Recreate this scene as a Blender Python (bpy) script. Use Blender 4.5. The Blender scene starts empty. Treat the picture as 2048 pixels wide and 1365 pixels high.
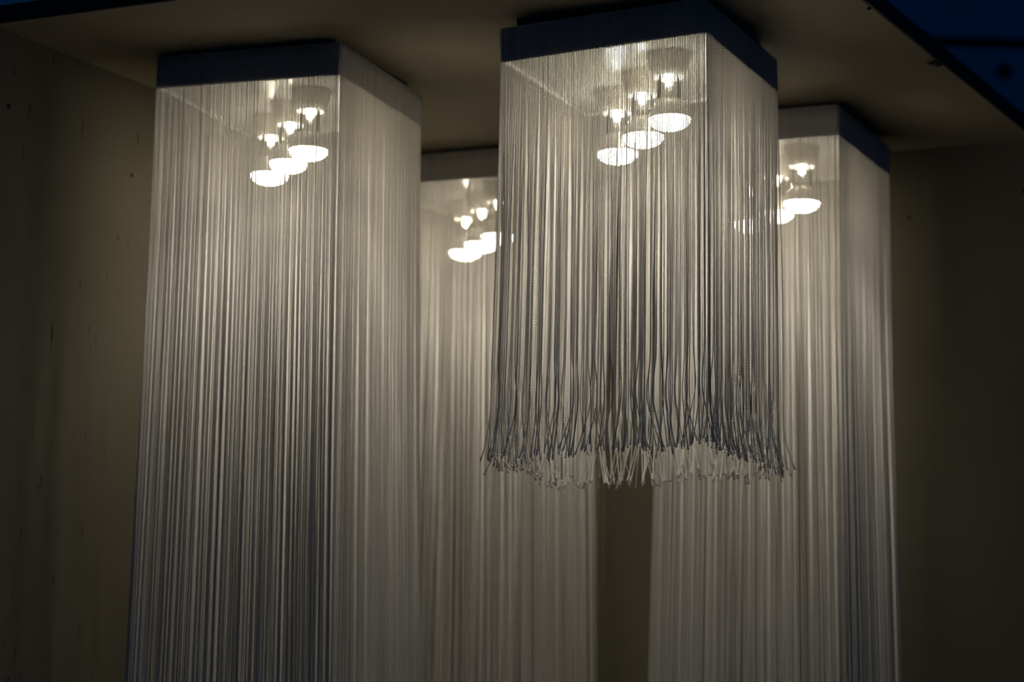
import bpy, math, random
import numpy as np
from mathutils import Matrix, Vector

C = bpy.context.scene.collection
S = 0.884                 # metres per fitted unit
ZC = 1.5                  # camera height in metres


def W(v):
    """fitted units (a, b, z; the lens at the origin) -> metres"""
    return Vector((v[0] * S, v[1] * S, v[2] * S + ZC))


# ------------------------------------------------------------------ camera, sky, exposure
cam_d = bpy.data.cameras.new('camera')
cam = bpy.data.objects.new('camera', cam_d)
C.objects.link(cam)
rt = Vector((0.9001, 0.43556, 0.01054)).normalized()
fw = Vector((-0.43263, 0.89066, 0.13987)).normalized()
up = rt.cross(fw).normalized()
fw = up.cross(rt).normalized()
m = Matrix((rt, up, -fw)).transposed().to_4x4()
m.translation = W((0, 0, 0))
cam.matrix_world = m
cam_d.sensor_fit = 'HORIZONTAL'
cam_d.sensor_width = 36.0
cam_d.lens = 5029.3 / 2048 * 36.0
cam_d.clip_start = 0.05
cam_d.dof.use_dof = True
cam_d.dof.focus_distance = 3.80 * S
cam_d.dof.aperture_fstop = 4.0
cam_d.dof.aperture_blades = 9
bpy.context.scene.camera = cam

SKY_FRONT = (0.0036, 0.0155, 0.0400)     # dusk sky behind the viewer
SKY_BACK = (0.0004, 0.0080, 0.0240)    # darker sky beyond the alcove
world = bpy.data.worlds.new('dusk')
bpy.context.scene.world = world
world.use_nodes = True
nt = world.node_tree
nt.nodes.clear()
wo = nt.nodes.new('ShaderNodeOutputWorld')
bg = nt.nodes.new('ShaderNodeBackground')
tc = nt.nodes.new('ShaderNodeTexCoord')
dot = nt.nodes.new('ShaderNodeVectorMath')
dot.operation = 'DOT_PRODUCT'
dot.inputs[1].default_value = (0.43, -0.9, 0.05)
mr = nt.nodes.new('ShaderNodeMapRange')
mr.inputs['From Min'].default_value = -0.5
mr.inputs['From Max'].default_value = 0.7
mx = nt.nodes.new('ShaderNodeMix')
mx.data_type = 'RGBA'
mx.inputs['A'].default_value = (*SKY_BACK, 1)
mx.inputs['B'].default_value = (*SKY_FRONT, 1)
nt.links.new(tc.outputs['Generated'], dot.inputs[0])
nt.links.new(dot.outputs['Value'], mr.inputs['Value'])
nt.links.new(mr.outputs['Result'], mx.inputs['Factor'])
nt.links.new(mx.outputs['Result'], bg.inputs['Color'])
bg.inputs['Strength'].default_value = 1.0
nt.links.new(bg.outputs['Background'], wo.inputs['Surface'])

vs = bpy.context.scene.view_settings
vs.view_transform = 'Standard'
vs.look = 'None'
vs.gamma = 1.0
vs.use_curve_mapping = False
vs.exposure = 0.0

LENS_POWER = 27.5         # radiance of a bulb's frosted front
GLOW_POWER = 98.0         # radiance of the burner in its neck
WARM = (1.0, 0.93, 0.77)
BEAM_WATTS = 1.8          # downward beam thrown by a bulb's silvered reflector


# ------------------------------------------------------------------ materials
def new_mat(name):
    ma = bpy.data.materials.new(name)
    ma.use_nodes = True
    return ma, ma.node_tree.nodes, ma.node_tree.links, ma.node_tree.nodes['Principled BSDF']


def N(nodes, kind, **kw):
    n = nodes.new(kind)
    for k, v in kw.items():
        setattr(n, k, v)
    return n


def simple(name, col, rough=0.6, metal=0.0, var=0.08, scale=25.0, spec=0.5):
    ma, ns, lk, p = new_mat(name)
    p.inputs['Roughness'].default_value = rough
    p.inputs['Metallic'].default_value = metal
    p.inputs['Specular IOR Level'].default_value = spec
    t = N(ns, 'ShaderNodeTexCoord')
    no = N(ns, 'ShaderNodeTexNoise')
    no.inputs['Scale'].default_value = scale
    no.inputs['Detail'].default_value = 4
    lk.new(t.outputs['Object'], no.inputs['Vector'])
    r = N(ns, 'ShaderNodeValToRGB')
    r.color_ramp.elements[0].position = 0.3
    r.color_ramp.elements[1].position = 0.7
    r.color_ramp.elements[0].color = (*[c * (1 - var) for c in col], 1)
    r.color_ramp.elements[1].color = (*[min(1, c * (1 + var)) for c in col], 1)
    lk.new(no.outputs['Fac'], r.inputs['Fac'])
    lk.new(r.outputs['Color'], p.inputs['Base Color'])
    return ma


def board_paint(name, col, nick_scale, nick_cut, rough=0.75, bump=0.0006):
    """painted plywood: faint grain along the sheet, blotches of wear and dark nicks"""
    ma, ns, lk, p = new_mat(name)
    p.inputs['Roughness'].default_value = rough
    p.inputs['Specular IOR Level'].default_value = 0.3
    t = N(ns, 'ShaderNodeTexCoord')
    mp = N(ns, 'ShaderNodeMapping')
    mp.inputs['Scale'].default_value = nick_scale
    lk.new(t.outputs['Object'], mp.inputs['Vector'])
    nick = N(ns, 'ShaderNodeTexNoise')
    nick.inputs['Scale'].default_value = 1.0
    nick.inputs['Detail'].default_value = 2.0
    lk.new(mp.outputs['Vector'], nick.inputs['Vector'])
    cut = N(ns, 'ShaderNodeMapRange')
    cut.inputs['From Min'].default_value = nick_cut
    cut.inputs['From Max'].default_value = nick_cut + 0.03
    lk.new(nick.outputs['Fac'], cut.inputs['Value'])
    wear = N(ns, 'ShaderNodeTexNoise')
    wear.inputs['Scale'].default_value = 2.3
    wear.inputs['Detail'].default_value = 5.0
    lk.new(t.outputs['Object'], wear.inputs['Vector'])
    wr = N(ns, 'ShaderNodeValToRGB')
    wr.color_ramp.elements[0].position = 0.3
    wr.color_ramp.elements[1].position = 0.7
    wr.color_ramp.elements[0].color = (*[c * 0.9 for c in col], 1)
    wr.color_ramp.elements[1].color = (*[c * 1.08 for c in col], 1)
    lk.new(wear.outputs['Fac'], wr.inputs['Fac'])
    mi = N(ns, 'ShaderNodeMix', data_type='RGBA')
    mi.inputs['B'].default_value = (0.02, 0.018, 0.015, 1)
    lk.new(cut.outputs['Result'], mi.inputs['Factor'])
    lk.new(wr.outputs['Color'], mi.inputs['A'])
    lk.new(mi.outputs['Result'], p.inputs['Base Color'])
    grain = N(ns, 'ShaderNodeTexNoise')
    grain.inputs['Scale'].default_value = 4.0
    grain.inputs['Detail'].default_value = 4.0
    lk.new(mp.outputs['Vector'], grain.inputs['Vector'])
    b = N(ns, 'ShaderNodeBump')
    b.inputs['Strength'].default_value = 0.35
    b.inputs['Distance'].default_value = bump
    lk.new(grain.outputs['Fac'], b.inputs['Height'])
    lk.new(b.outputs['Normal'], p.inputs['Normal'])
    return ma


def string_mat(name, col, pitch):
    """twisted two-ply cord: a helix in the normals, a little light let through"""
    ma, ns, lk, p = new_mat(name)
    p.inputs['Roughness'].default_value = 0.5
    p.inputs['Specular IOR Level'].default_value = 0.35
    g = N(ns, 'ShaderNodeNewGeometry')
    sp = N(ns, 'ShaderNodeSeparateXYZ')
    sn = N(ns, 'ShaderNodeSeparateXYZ')
    lk.new(g.outputs['Position'], sp.inputs[0])
    lk.new(g.outputs['Normal'], sn.inputs[0])
    at = N(ns, 'ShaderNodeMath', operation='ARCTAN2')
    lk.new(sn.outputs['Y'], at.inputs[0])
    lk.new(sn.outputs['X'], at.inputs[1])
    kz = N(ns, 'ShaderNodeMath', operation='MULTIPLY_ADD')
    kz.inputs[1].default_value = 2 * math.pi / pitch
    lk.new(sp.outputs['Z'], kz.inputs[0])
    ph = N(ns, 'ShaderNodeMath', operation='MULTIPLY')
    ph.inputs[1].default_value = 40.0
    lk.new(g.outputs['Random Per Island'], ph.inputs[0])
    lk.new(ph.outputs[0], kz.inputs[2])
    a2 = N(ns, 'ShaderNodeMath', operation='MULTIPLY_ADD')
    a2.inputs[1].default_value = 2.0
    lk.new(at.outputs[0], a2.inputs[0])
    lk.new(kz.outputs[0], a2.inputs[2])
    si = N(ns, 'ShaderNodeMath', operation='SINE')
    lk.new(a2.outputs[0], si.inputs[0])
    b = N(ns, 'ShaderNodeBump')
    b.inputs['Strength'].default_value = 1.0
    b.inputs['Distance'].default_value = 0.0003
    lk.new(si.outputs[0], b.inputs['Height'])
    lk.new(b.outputs['Normal'], p.inputs['Normal'])
    r = N(ns, 'ShaderNodeValToRGB')
    r.color_ramp.elements[0].color = (*[c * 0.86 for c in col], 1)
    r.color_ramp.elements[1].color = (*[min(c * 1.05, 0.95) for c in col], 1)
    lk.new(g.outputs['Random Per Island'], r.inputs['Fac'])
    lk.new(r.outputs['Color'], p.inputs['Base Color'])
    tr = N(ns, 'ShaderNodeBsdfTranslucent')
    lk.new(r.outputs['Color'], tr.inputs['Color'])
    ms = N(ns, 'ShaderNodeMixShader')
    ms.inputs[0].default_value = 0.38
    out = [n for n in ns if n.type == 'OUTPUT_MATERIAL'][0]
    lk.new(p.outputs['BSDF'], ms.inputs[1])
    lk.new(tr.outputs['BSDF'], ms.inputs[2])
    lk.new(ms.outputs[0], out.inputs['Surface'])
    return ma


def emit_mat(name, col, power):
    ma, ns, lk, p = new_mat(name)
    p.inputs['Base Color'].default_value = (0.9, 0.9, 0.9, 1)
    p.inputs['Emission Color'].default_value = (*col, 1)
    p.inputs['Emission Strength'].default_value = power
    return ma


def glass_mat(name):
    """clear thin bulb glass: mostly see-through, a glossy skin at grazing angles"""
    ma, ns, lk, p = new_mat(name)
    ns.remove(p)
    tr = N(ns, 'ShaderNodeBsdfTransparent')
    tr.inputs['Color'].default_value = (0.93, 0.94, 0.93, 1)
    gl = N(ns, 'ShaderNodeBsdfGlossy')
    gl.inputs['Roughness'].default_value = 0.04
    fr = N(ns, 'ShaderNodeFresnel')
    fr.inputs['IOR'].default_value = 1.35
    ms = N(ns, 'ShaderNodeMixShader')
    out = [n for n in ns if n.type == 'OUTPUT_MATERIAL'][0]
    lk.new(fr.outputs[0], ms.inputs[0])
    lk.new(tr.outputs[0], ms.inputs[1])
    lk.new(gl.outputs[0], ms.inputs[2])
    lk.new(ms.outputs[0], out.inputs['Surface'])
    return ma


M_STRING = string_mat('white_cord', (0.80, 0.775, 0.745), 0.0040)
M_FRAME = simple('white_fabric_band', (0.72, 0.71, 0.69), 0.8, var=0.03, scale=400)
M_PLATE = simple('white_gloss_plate', (0.70, 0.69, 0.66), 0.16, var=0.02, scale=8, spec=0.7)
M_BASE = simple('black_base', (0.015, 0.015, 0.015), 0.6)
M_HOLDER = simple('white_porcelain', (0.62, 0.60, 0.55), 0.35, var=0.03)
M_SOCKET = simple('brass_thread', (0.75, 0.62, 0.30), 0.3, metal=1.0)
M_SILVER = simple('silvered_glass', (0.82, 0.81, 0.78), 0.3, metal=1.0, var=0.03)
M_LENS = emit_mat('frosted_lit_glass', (1.0, 0.94, 0.79), LENS_POWER)
M_GLOW = emit_mat('lit_burner', (1.0, 0.88, 0.62), GLOW_POWER)
M_GLASS = glass_mat('clear_glass')
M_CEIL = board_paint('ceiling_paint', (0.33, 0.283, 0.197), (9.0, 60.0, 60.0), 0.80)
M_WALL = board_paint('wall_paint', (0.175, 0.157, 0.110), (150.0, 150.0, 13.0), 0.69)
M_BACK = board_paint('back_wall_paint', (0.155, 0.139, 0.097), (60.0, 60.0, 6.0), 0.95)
M_EDGE = simple('dark_board_edge', (0.012, 0.011, 0.012), 0.8)
M_BLUE = simple('blue_boards', (0.03, 0.30, 0.50), 0.7, var=0.15, scale=1.2)
M_DARK = simple('dark_gap', (0.008, 0.008, 0.012), 0.9)
M_FLOOR = simple('grey_paving', (0.05, 0.048, 0.045), 0.85, var=0.2, scale=3)


# ------------------------------------------------------------------ mesh helpers
def mesh_obj(name, verts, faces, mat, parent=None, smooth=False):
    me = bpy.data.meshes.new(name)
    me.from_pydata([tuple(v) for v in verts], [], [tuple(f) for f in faces])
    me.update()
    if smooth:
        me.polygons.foreach_set('use_smooth', [True] * len(me.polygons))
    me.materials.append(mat)
    o = bpy.data.objects.new(name, me)
    C.objects.link(o)
    if parent is not None:
        o.parent = parent
    return o


def box_vf(lo, hi):
    x0, y0, z0 = lo
    x1, y1, z1 = hi
    v = [(x0, y0, z0), (x1, y0, z0), (x1, y1, z0), (x0, y1, z0),
         (x0, y0, z1), (x1, y0, z1), (x1, y1, z1), (x0, y1, z1)]
    f = [(0, 3, 2, 1), (4, 5, 6, 7), (0, 1, 5, 4), (1, 2, 6, 5), (2, 3, 7, 6), (3, 0, 4, 7)]
    return v, f


def boxes(name, lohis, mat, parent=None, bevel=0.0):
    vv, ff = [], []
    for lo, hi in lohis:
        v, f = box_vf(lo, hi)
        k = len(vv)
        vv += v
        ff += [tuple(i + k for i in q) for q in f]
    o = mesh_obj(name, vv, ff, mat, parent)
    if bevel:
        b = o.modifiers.new('bevel', 'BEVEL')
        b.width = bevel
        b.segments = 2
    return o


def lathe(name, prof, mat, parent, seg=40, origin=(0, 0, 0), cap0=False, cap1=False):
    """prof: (radius, z) pairs turned about the z axis through origin"""
    v, f = [], []
    for r, z in prof:
        for k in range(seg):
            a = 2 * math.pi * k / seg
            v.append((origin[0] + r * math.cos(a), origin[1] + r * math.sin(a), origin[2] + z))
    for i in range(len(prof) - 1):
        for k in range(seg):
            k2 = (k + 1) % seg
            f.append((i * seg + k, (i + 1) * seg + k, (i + 1) * seg + k2, i * seg + k2))
    if cap0:
        f.append(tuple(range(seg)))
    if cap1:
        f.append(tuple(reversed(range((len(prof) - 1) * seg, len(prof) * seg))))
    return mesh_obj(name, v, f, mat, parent, smooth=True)


def structure(o):
    o['kind'] = 'structure'
    return o


def thing(name, label, cat, loc, group=None):
    o = bpy.data.objects.new(name, None)
    o.empty_display_size = 0.05
    C.objects.link(o)
    o.location = loc
    o['label'] = label
    o['category'] = cat
    if group:
        o['group'] = group
    return o


# ------------------------------------------------------------------ the alcove
A_L, A_R = -2.513, -1.173            # left wall face, right open edge
B_F, B_B = 3.217, 4.712              # front open edge, back wall face
Z_CEIL = 1.0762
T_BOARD = 0.029


def ubox(name, lo, hi, mat, bevel=0.0):
    """axis-aligned box given in fitted units; the object's origin at its centre"""
    lo, hi = W(lo), W(hi)
    c = (lo + hi) / 2
    o = boxes(name, [(tuple(lo - c), tuple(hi - c))], mat, bevel=bevel)
    o.location = c
    return o


ZF = -ZC / S
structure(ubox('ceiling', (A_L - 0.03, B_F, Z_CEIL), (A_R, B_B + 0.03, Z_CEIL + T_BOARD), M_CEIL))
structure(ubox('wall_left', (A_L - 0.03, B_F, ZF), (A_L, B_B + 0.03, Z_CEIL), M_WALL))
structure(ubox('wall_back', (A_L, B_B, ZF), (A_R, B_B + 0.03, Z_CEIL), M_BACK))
structure(ubox('floor', (-9, -1.5, ZF - 0.06), (4, 10.5, ZF), M_FLOOR))
tr1 = structure(ubox('trim_1', (A_L - 0.03, B_F - 0.005, Z_CEIL), (A_R + 0.005, B_F, Z_CEIL + T_BOARD), M_EDGE))
tr2 = structure(ubox('trim_2', (A_R, B_F, Z_CEIL), (A_R + 0.005, B_B + 0.03, Z_CEIL + T_BOARD), M_EDGE))

# splinters of the rough board edge, right side
rs = random.Random(4)


def splinter(b, length, drop, wd):
    v = [(0, -wd, 0), (0, wd, 0), (-length * 0.55, wd * 0.7, -drop), (-length, 0.2 * wd, -drop * 0.3),
         (0, -wd, 0.004), (0, wd, 0.004), (-length * 0.5, wd * 0.5, 0.0), (-length * 0.35, -wd * 0.5, -drop * 0.7)]
    f = [(0, 1, 2, 7), (7, 2, 3), (0, 7, 3, 6), (6, 3, 2), (0, 6, 5, 4), (5, 6, 2, 1)]
    o = mesh_obj('splinter', v, f, M_EDGE, tr2)
    p = W((A_R, b, Z_CEIL))
    o.matrix_parent_inverse = Matrix.Identity(4)
    o.location = p - tr2.location
    return o


splinter(3.690, 0.007, 0.003, 0.006)
splinter(4.055, 0.020, 0.004, 0.010)
splinter(4.075, 0.012, 0.003, 0.012)

# nail heads in the boards
def nail(wall, loc, axis, r=0.0028):
    v, f = [], []
    for j, (rr, h) in enumerate(((r, 0.0), (r, 0.0006), (r * 0.6, 0.0011))):
        for k in range(12):
            a = 2 * math.pi * k / 12
            if axis == 'x':
                v.append((h, rr * math.cos(a), rr * math.sin(a)))
            else:
                v.append((rr * math.cos(a), -h, rr * math.sin(a)))
    for j in range(2):
        for k in range(12):
            f.append((j * 12 + k, j * 12 + (k + 1) % 12, j * 12 + 12 + (k + 1) % 12, j * 12 + 12 + k))
    f.append(tuple(range(24, 36)))
    o = mesh_obj('nail', v, f, M_DARK, bpy.data.objects[wall])
    o.location = W(loc) - bpy.data.objects[wall].location


nail('wall_left', (A_L, 3.270, 0.952), 'x', 0.0040)
nail('wall_left', (A_L, 3.628, 0.905), 'x', 0.0030)
nail('wall_back', (-1.424, B_B, 0.940), 'y', 0.0030)
nail('wall_back', (-1.195, B_B, 0.975), 'y', 0.0030)

# ------------------------------------------------------------------ what shows beyond the ceiling, upper right
c0 = Vector((-2.1718, 7.9560, 3.2155))
wb = boxes('wall_outside', [((-1.5, -0.02, -3.2), (3.5, 0.0, 0.422)),
                            ((-1.5, -0.02, 0.458), (3.5, 0.0, 0.80)),
                            ((-1.5, -0.02, 0.85), (3.5, 0.0, 1.25))], M_BLUE)
wb.location = c0
wb.rotation_euler = (0, 0, math.radians(29))
structure(wb)
bk = boxes('batten', [((-1.5, 0.001, -3.2), (3.5, 0.03, 1.25))], M_DARK, wb)
bolt = lathe('bolt', [(0.024, 0.0), (0.024, 0.012), (0.018, 0.02), (0.0, 0.022)], M_DARK, wb, seg=20)
bolt.rotation_euler = (math.pi / 2, 0, 0)
bolt.location = (0.093, -0.02, 0.344)

# ------------------------------------------------------------------ lamps
WID, HT = 0.3391, 0.0560
POSES = {
    'L': ((-2.01311, 3.48652, 1.00444), (-0.99646, -0.08405, 0.00968), (-0.08405, 0.99646, -0.03842)),
    'F': ((-1.35445, 3.44507, 0.99452), (-0.99969, -0.02492, -0.0412), (-0.02492, 0.99969, -0.04625)),
    'R': ((-1.40203, 4.21042, 1.00004), (-0.99938, -0.03512, 0.00366), (-0.03512, 0.99938, -0.02465)),
    'M': ((-2.07465, 4.30856, 1.00094), (-0.99998, -0.0056, 0.01207), (-0.0056, 0.99998, -0.00348)),
}
NSTR = 150                # strings a side of a long lamp
NSTR_SHORT = 126          # and of the short one


def strings_mesh(name, paths, radii, mat, parent, seg, twist=None):
    """paths (n, m, 3): every string one tube of m rings"""
    n, mm, _ = paths.shape
    ang = np.arange(seg) * 2 * np.pi / seg
    ring = np.stack([np.cos(ang), np.sin(ang), np.zeros(seg)], -1)
    rr = radii[:, :, None] * np.ones(seg)
    if twist is not None:          # two plies wound round each other: an oval section that turns
        rr = rr * (1 + 0.30 * np.cos(2 * (ang[None, None] - twist[:, :, None])))
    V = paths[:, :, None, :] + rr[..., None] * ring[None, None]
    V = V.reshape(-1, 3)
    idx = np.arange(n * mm * seg).reshape(n, mm, seg)
    a = idx[:, :-1, :]
    b = idx[:, 1:, :]
    a2 = np.roll(a, -1, 2)
    b2 = np.roll(b, -1, 2)
    F = np.stack([a, b, b2, a2], -1).reshape(-1, 4)
    me = bpy.data.meshes.new(name)
    me.vertices.add(len(V))
    me.vertices.foreach_set('co', V.astype(np.float32).ravel())
    caps = np.concatenate([idx[:, 0, :], idx[:, -1, ::-1]], 0)
    nl = F.size + caps.size
    me.loops.add(nl)
    me.loops.foreach_set('vertex_index', np.concatenate([F.ravel(), caps.ravel()]).astype(np.int32))
    npoly = len(F) + len(caps)
    me.polygons.add(npoly)
    st = np.concatenate([np.arange(len(F)) * 4, F.size + np.arange(len(caps)) * seg])
    me.polygons.foreach_set('loop_start', st.astype(np.int32))
    me.polygons.foreach_set('use_smooth', np.ones(npoly, bool))
    me.update(calc_edges=True)
    me.validate()
    me.materials.append(mat)
    o = bpy.data.objects.new(name, me)
    C.objects.link(o)
    o.parent = parent
    o['kind'] = 'stuff'
    return o


def fringe(parent, P0, e, nrm, upv, width, drop, rng, fine, flare, clump, yfl, lean, plies):
    """one side: strings from the frame's top rim at P0 + e*u (metres, local), hanging plumb below it"""
    n = NSTR_SHORT if fine else NSTR
    rad = 0.00074 if fine else 0.00078
    uu = (np.arange(n) + 0.5) / n * width
    uu = uu + rng.normal(0, 0.00012, n)
    mlev = 80
    t = np.linspace(0, 1, mlev)                      # 0 at frame bottom, 1 at the tip
    if fine:
        t = np.concatenate([np.linspace(0, 0.84, 60), np.linspace(0.845, 1, 36)])
    h = HT * S
    # clumps: strings hang together in bunches below the frame
    cid = np.zeros(n, int)
    i, k = 0, 0
    while i < n:
        s = int(rng.choice([1, 1, 2, 2, 3, 3, 4, 5, 6]))
        cid[i:i + s] = k
        i += s
        k += 1
    cen = np.array([uu[cid == j].mean() for j in range(k)])
    coff = rng.normal(0, 0.0011, k)                 # bunch drifts sideways
    cout = rng.normal(0, 0.0018, k)                 # and in or out of the face
    L = drop + rng.normal(0, 0.0045, n) + (0.004 * np.sin(uu * 37 + rng.uniform(0, 6)) if fine else 0)
    grow = np.clip(t * drop / (0.31 if fine else 0.70), 0, 1)
    grow = grow * grow * (3 - 2 * grow)
    pull = clump * (0.75 + 0.5 * rng.random(n))
    x = uu[:, None] + grow[None] * (pull[:, None] * (cen[cid] - uu)[:, None] + coff[cid][:, None])
    y = grow[None] * (cout[cid] + rng.normal(0, 0.0008, n))[:, None]
    # slow wander of each string
    for q in range(2):
        ph = rng.uniform(0, 6.28, (n, 1))
        fr = rng.uniform(2.0, 7.0, (n, 1))
        am = rng.normal(0, 0.00016, (n, 1))
        x = x + am * np.sin(fr * t[None] * (3 * drop / 0.55) + ph) * t[None] ** 0.5
        y = y + rng.normal(0, 0.0003, (n, 1)) * np.sin(fr * t[None] * 2 + ph + 1) * t[None] ** 0.5
    # the curtain spreads a little towards its foot
    side = (uu / width * 2 - 1)
    x = x + flare * side[:, None] * (t * drop / S)[None] ** 1.6
    y = y + flare * yfl * (t * drop / S)[None] ** 1.6
    if fine:
        c = np.clip((t - 0.86) / 0.14, 0, 1) ** 2
        ctip = rng.normal(0, 0.006, k)
        tipx = ctip[cid] + rng.normal(0, 0.0055, n)
        wild = rng.random(n) < 0.06
        tipx = np.where(wild, rng.normal(0, 0.016, n), tipx)
        tipx = np.where(uu < 0.012, -np.abs(tipx), np.where(uu > width - 0.012, np.abs(tipx) * 0.3, tipx))
        x = x + c[None] * tipx[:, None]
        y = y + c[None] * rng.normal(0.002, 0.007, n)[:, None]
        # the bunch first bows the other way
        bow = np.exp(-((t - 0.86) / 0.06) ** 2)
        x = x - 0.35 * bow[None] * tipx[:, None]
    gap = rad + 0.0004
    e = np.array(e)
    nrm = np.array(nrm)
    upv = np.array(upv)
    base = np.array(P0)[None] + uu[:, None] * e[None] + nrm[None] * gap        # at the frame's bottom edge
    down = np.array([0, 0, -1.0])
    low = base[:, None, :] + (x - uu[:, None])[..., None] * e + y[..., None] * nrm + (t[None] * L[:, None])[..., None] * down
    if lean[3]:
        lc, lx, lh, la = np.array(lean[0]), np.array(lean[1]), lean[2], lean[3]
        side_l = np.clip(-((base - lc) @ lx) / lh, 0, 1)
        low = low - (side_l[:, None] * t[None] ** 1.6 * la)[..., None] * lx
    topz = np.array([1.0, 0.66, 0.33])
    top = base[:, None, :] + (topz * h * 0.985)[None, :, None] * upv
    paths = np.concatenate([top, low], 1)
    rr = np.full(paths.shape[:2], rad)
    rr *= (1 + rng.normal(0, 0.06, (n, 1)))
    if fine:
        fray = np.clip((t - 0.975) / 0.025, 0, 1)
        rr[:, 3:] *= 1 + 0.75 * fray[None] ** 1.5
    twist = None
    if plies:
        z = np.linspace(0, 1, 900)
        src = np.concatenate([[0.0, 0.03, 0.06], 0.1 + 0.9 * t])
        jj = np.clip(np.searchsorted(src, z) - 1, 0, len(src) - 2)
        fr = ((z - src[jj]) / (src[jj + 1] - src[jj]))[None, :]
        paths = paths[:, jj] * (1 - fr)[..., None] + paths[:, jj + 1] * fr[..., None]
        rr = rr[:, jj] * (1 - fr) + rr[:, jj + 1] * fr
        twist = np.cumsum(np.full((n, 900), math.pi * (drop + h) / 900 / 0.0021), 1) * rng.uniform(0.93, 1.07, (n, 1)) + rng.uniform(0, 3, (n, 1))
    strings_mesh('string_fringe', paths, rr, M_STRING, parent, 6 if fine else 5, twist)


def bulb(parent, pos, R, s):
    """a silvered reflector bulb under its cone holder; pos = point on the plate, R = tilt of the lamp"""
    hold = lathe('bulb_holder', [(0.0335 * s, 0.0), (0.0325 * s, -0.010 * s), (0.0285 * s, -0.026 * s), (0.0232 * s, -0.0370 * s),
                                 (0.0222 * s, -0.0370 * s), (0.0270 * s, -0.024 * s), (0.0300 * s, -0.004 * s), (0.006 * s, -0.003 * s)],
                 M_HOLDER, parent, 48)
    hold.matrix_local = Matrix.Translation(pos) @ R
    b = lathe('reflector_bulb', [(0.0185 * s, -0.073 * s), (0.0195 * s, -0.078 * s), (0.0240 * s, -0.0800 * s), (0.0250 * s, -0.0835 * s),
                                 (0.0285 * s, -0.0870 * s), (0.0290 * s, -0.0905 * s), (0.0318 * s, -0.0960 * s), (0.0335 * s, -0.1030 * s),
                                 (0.0333 * s, -0.1045 * s)],
              M_SILVER, parent, 48)
    b.matrix_local = Matrix.Translation(pos) @ R
    lathe('socket_thread', [(0.0115 * s, -0.003 * s), (0.0120 * s, -0.010 * s), (0.0112 * s, -0.014 * s), (0.0120 * s, -0.018 * s),
                            (0.0112 * s, -0.022 * s), (0.0122 * s, -0.027 * s)], M_SOCKET, b, 24)
    lathe('glass_neck', [(0.0122 * s, -0.027 * s), (0.0150 * s, -0.033 * s), (0.0172 * s, -0.042 * s), (0.0178 * s, -0.060 * s),
                         (0.0185 * s, -0.073 * s)], M_GLASS, b, 40)
    lathe('burner', [(0.0030 * s, -0.026 * s), (0.0066 * s, -0.030 * s), (0.0070 * s, -0.042 * s), (0.0054 * s, -0.049 * s), (0.0008 * s, -0.052 * s)],
          M_GLOW, b, 12, cap0=True)
    pr = [(0.0333 * s * math.cos(q), (-0.1045 - 0.0175 * math.sin(q)) * s) for q in [k / 6 * math.pi / 2 for k in range(7)]]
    pr[-1] = (0.0004 * s, pr[-1][1])
    lathe('lit_lens', pr, M_LENS, b, 28)
    sp = bpy.data.lights.new('bulb_beam', 'SPOT')
    sp.energy = BEAM_WATTS
    sp.color = WARM
    sp.spot_size = math.radians(140)
    sp.spot_blend = 1.0
    sp.shadow_soft_size = 0.026
    so = bpy.data.objects.new('bulb_beam', sp)
    C.objects.link(so)
    so.parent = b
    so.location = (0, 0, -0.126 * s - 0.027)


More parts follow.
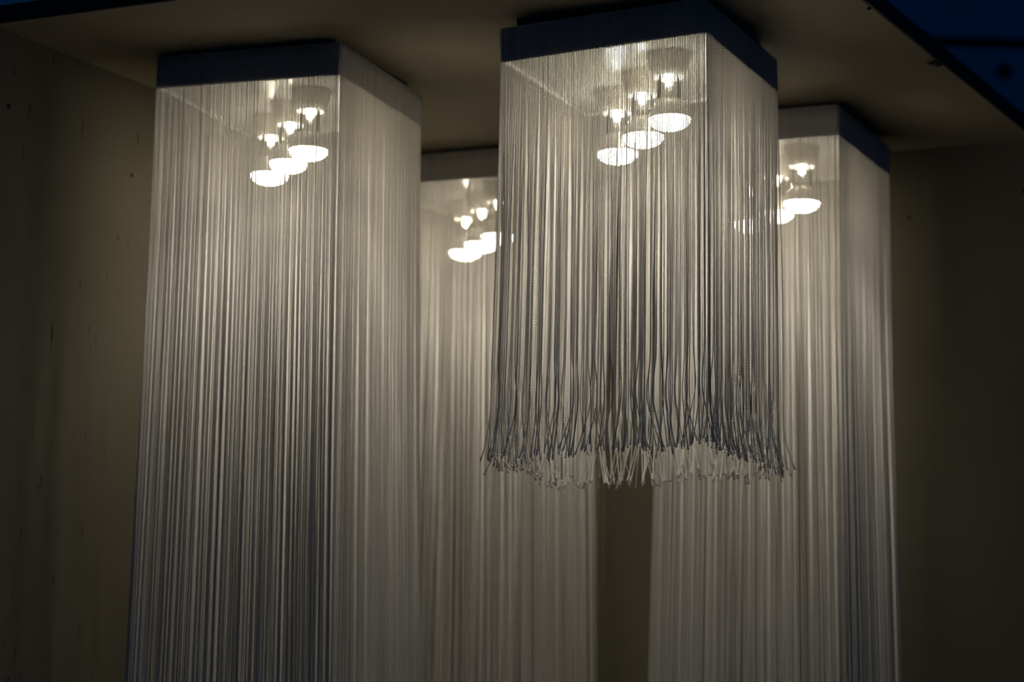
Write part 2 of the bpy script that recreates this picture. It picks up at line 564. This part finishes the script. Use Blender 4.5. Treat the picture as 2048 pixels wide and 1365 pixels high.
def lamp(key, label, drop, fine, flare, seed, clump, k):
    sl = S * k
    Nn, ul, ur = (Vector(v) for v in POSES[key])
    ul.normalize()
    ur.normalize()
    upv = ur.cross(ul).normalized()
    if upv.z < 0:
        upv = -upv
    ctr = W((Nn + (ul + ur) * WID / 2 + upv * HT) * k)
    zc = Z_CEIL * S + ZC
    root = thing('string_lamp', label, 'lamp', (ctr.x, ctr.y, zc), 'square string lamps under the ceiling')
    off = Vector((ctr.x, ctr.y, zc))
    # lamp axes: ex towards the near corner along the front-left face, ey to the back, ez up; tilted with the lamp
    ex, ey = -ul, ur
    R = Matrix((ex, ey, upv)).transposed().to_4x4()
    cb = W((Nn + (ul + ur) * WID / 2) * k) - off          # centre of the frame's bottom, local
    w, h = WID * sl, HT * sl
    T = Matrix.Translation(cb) @ R
    hw, th = w / 2, 0.0045
    fr = boxes('frame', [((-hw, -hw, 0), (hw, -hw + th, h)), ((-hw, hw - th, 0), (hw, hw, h)),
                         ((-hw, -hw + th, 0), (-hw + th, hw - th, h)), ((hw - th, -hw + th, 0), (hw, hw - th, h))], M_FRAME, root)
    fr.matrix_local = T
    pl = boxes('reflector_plate', [((-hw + th, -hw + th, 0.006), (hw - th, hw - th, 0.010))], M_PLATE, root)
    pl.matrix_local = T
    # black base between frame and ceiling, level with the ceiling
    bi = hw - 0.017
    yaw = Matrix.Rotation(math.atan2(ex.y, ex.x), 4, 'Z')
    bs = boxes('base_plate', [((-bi, -bi, cb.z + h * 0.55), (bi, bi, -0.0004))], M_BASE, root)
    bs.matrix_local = yaw
    for d in (1, 0, -1):
        q = 0.0728 * sl * d
        p = T @ Vector((q, -q, 0.006))
        bulb(root, p, R, sl)
    rng = np.random.default_rng(seed)
    exh = np.array(ex)
    c = [T @ Vector(v) for v in ((-hw, -hw, 0), (hw, -hw, 0), (hw, hw, 0), (-hw, hw, 0))]
    for i in range(4):
        p0, p1 = c[i], c[(i + 1) % 4]
        e = (p1 - p0).normalized()
        nr = Vector((e.y, -e.x, 0)).normalized()
        fringe(root, p0, e, nr, upv, w, drop * sl, rng, fine, flare * S, clump, 0.3 if i == 2 and not fine else 0.8, (ctr - off, ex, hw, 0.013 * S if fine else 0.0), fine and i < 2)
    return root


lamp('L', 'long white string lamp hanging beside the left wall, its fringe running out of view', 2.40, False, 0.015, 11, 0.44, 1.0075)
lamp('F', 'short square string lamp whose frayed fringe ends in mid-air in front of the others', 0.622, True, 0.0015, 23, 0.45, 1.02)
lamp('M', 'long string lamp in the back corner, between the left lamp and the short one', 2.40, False, 0.010, 37, 0.44, 1.0075)
lamp('R', 'long string lamp at the back wall, right of the short lamp and partly behind it', 2.40, False, 0.014, 41, 0.44, 1.0075)
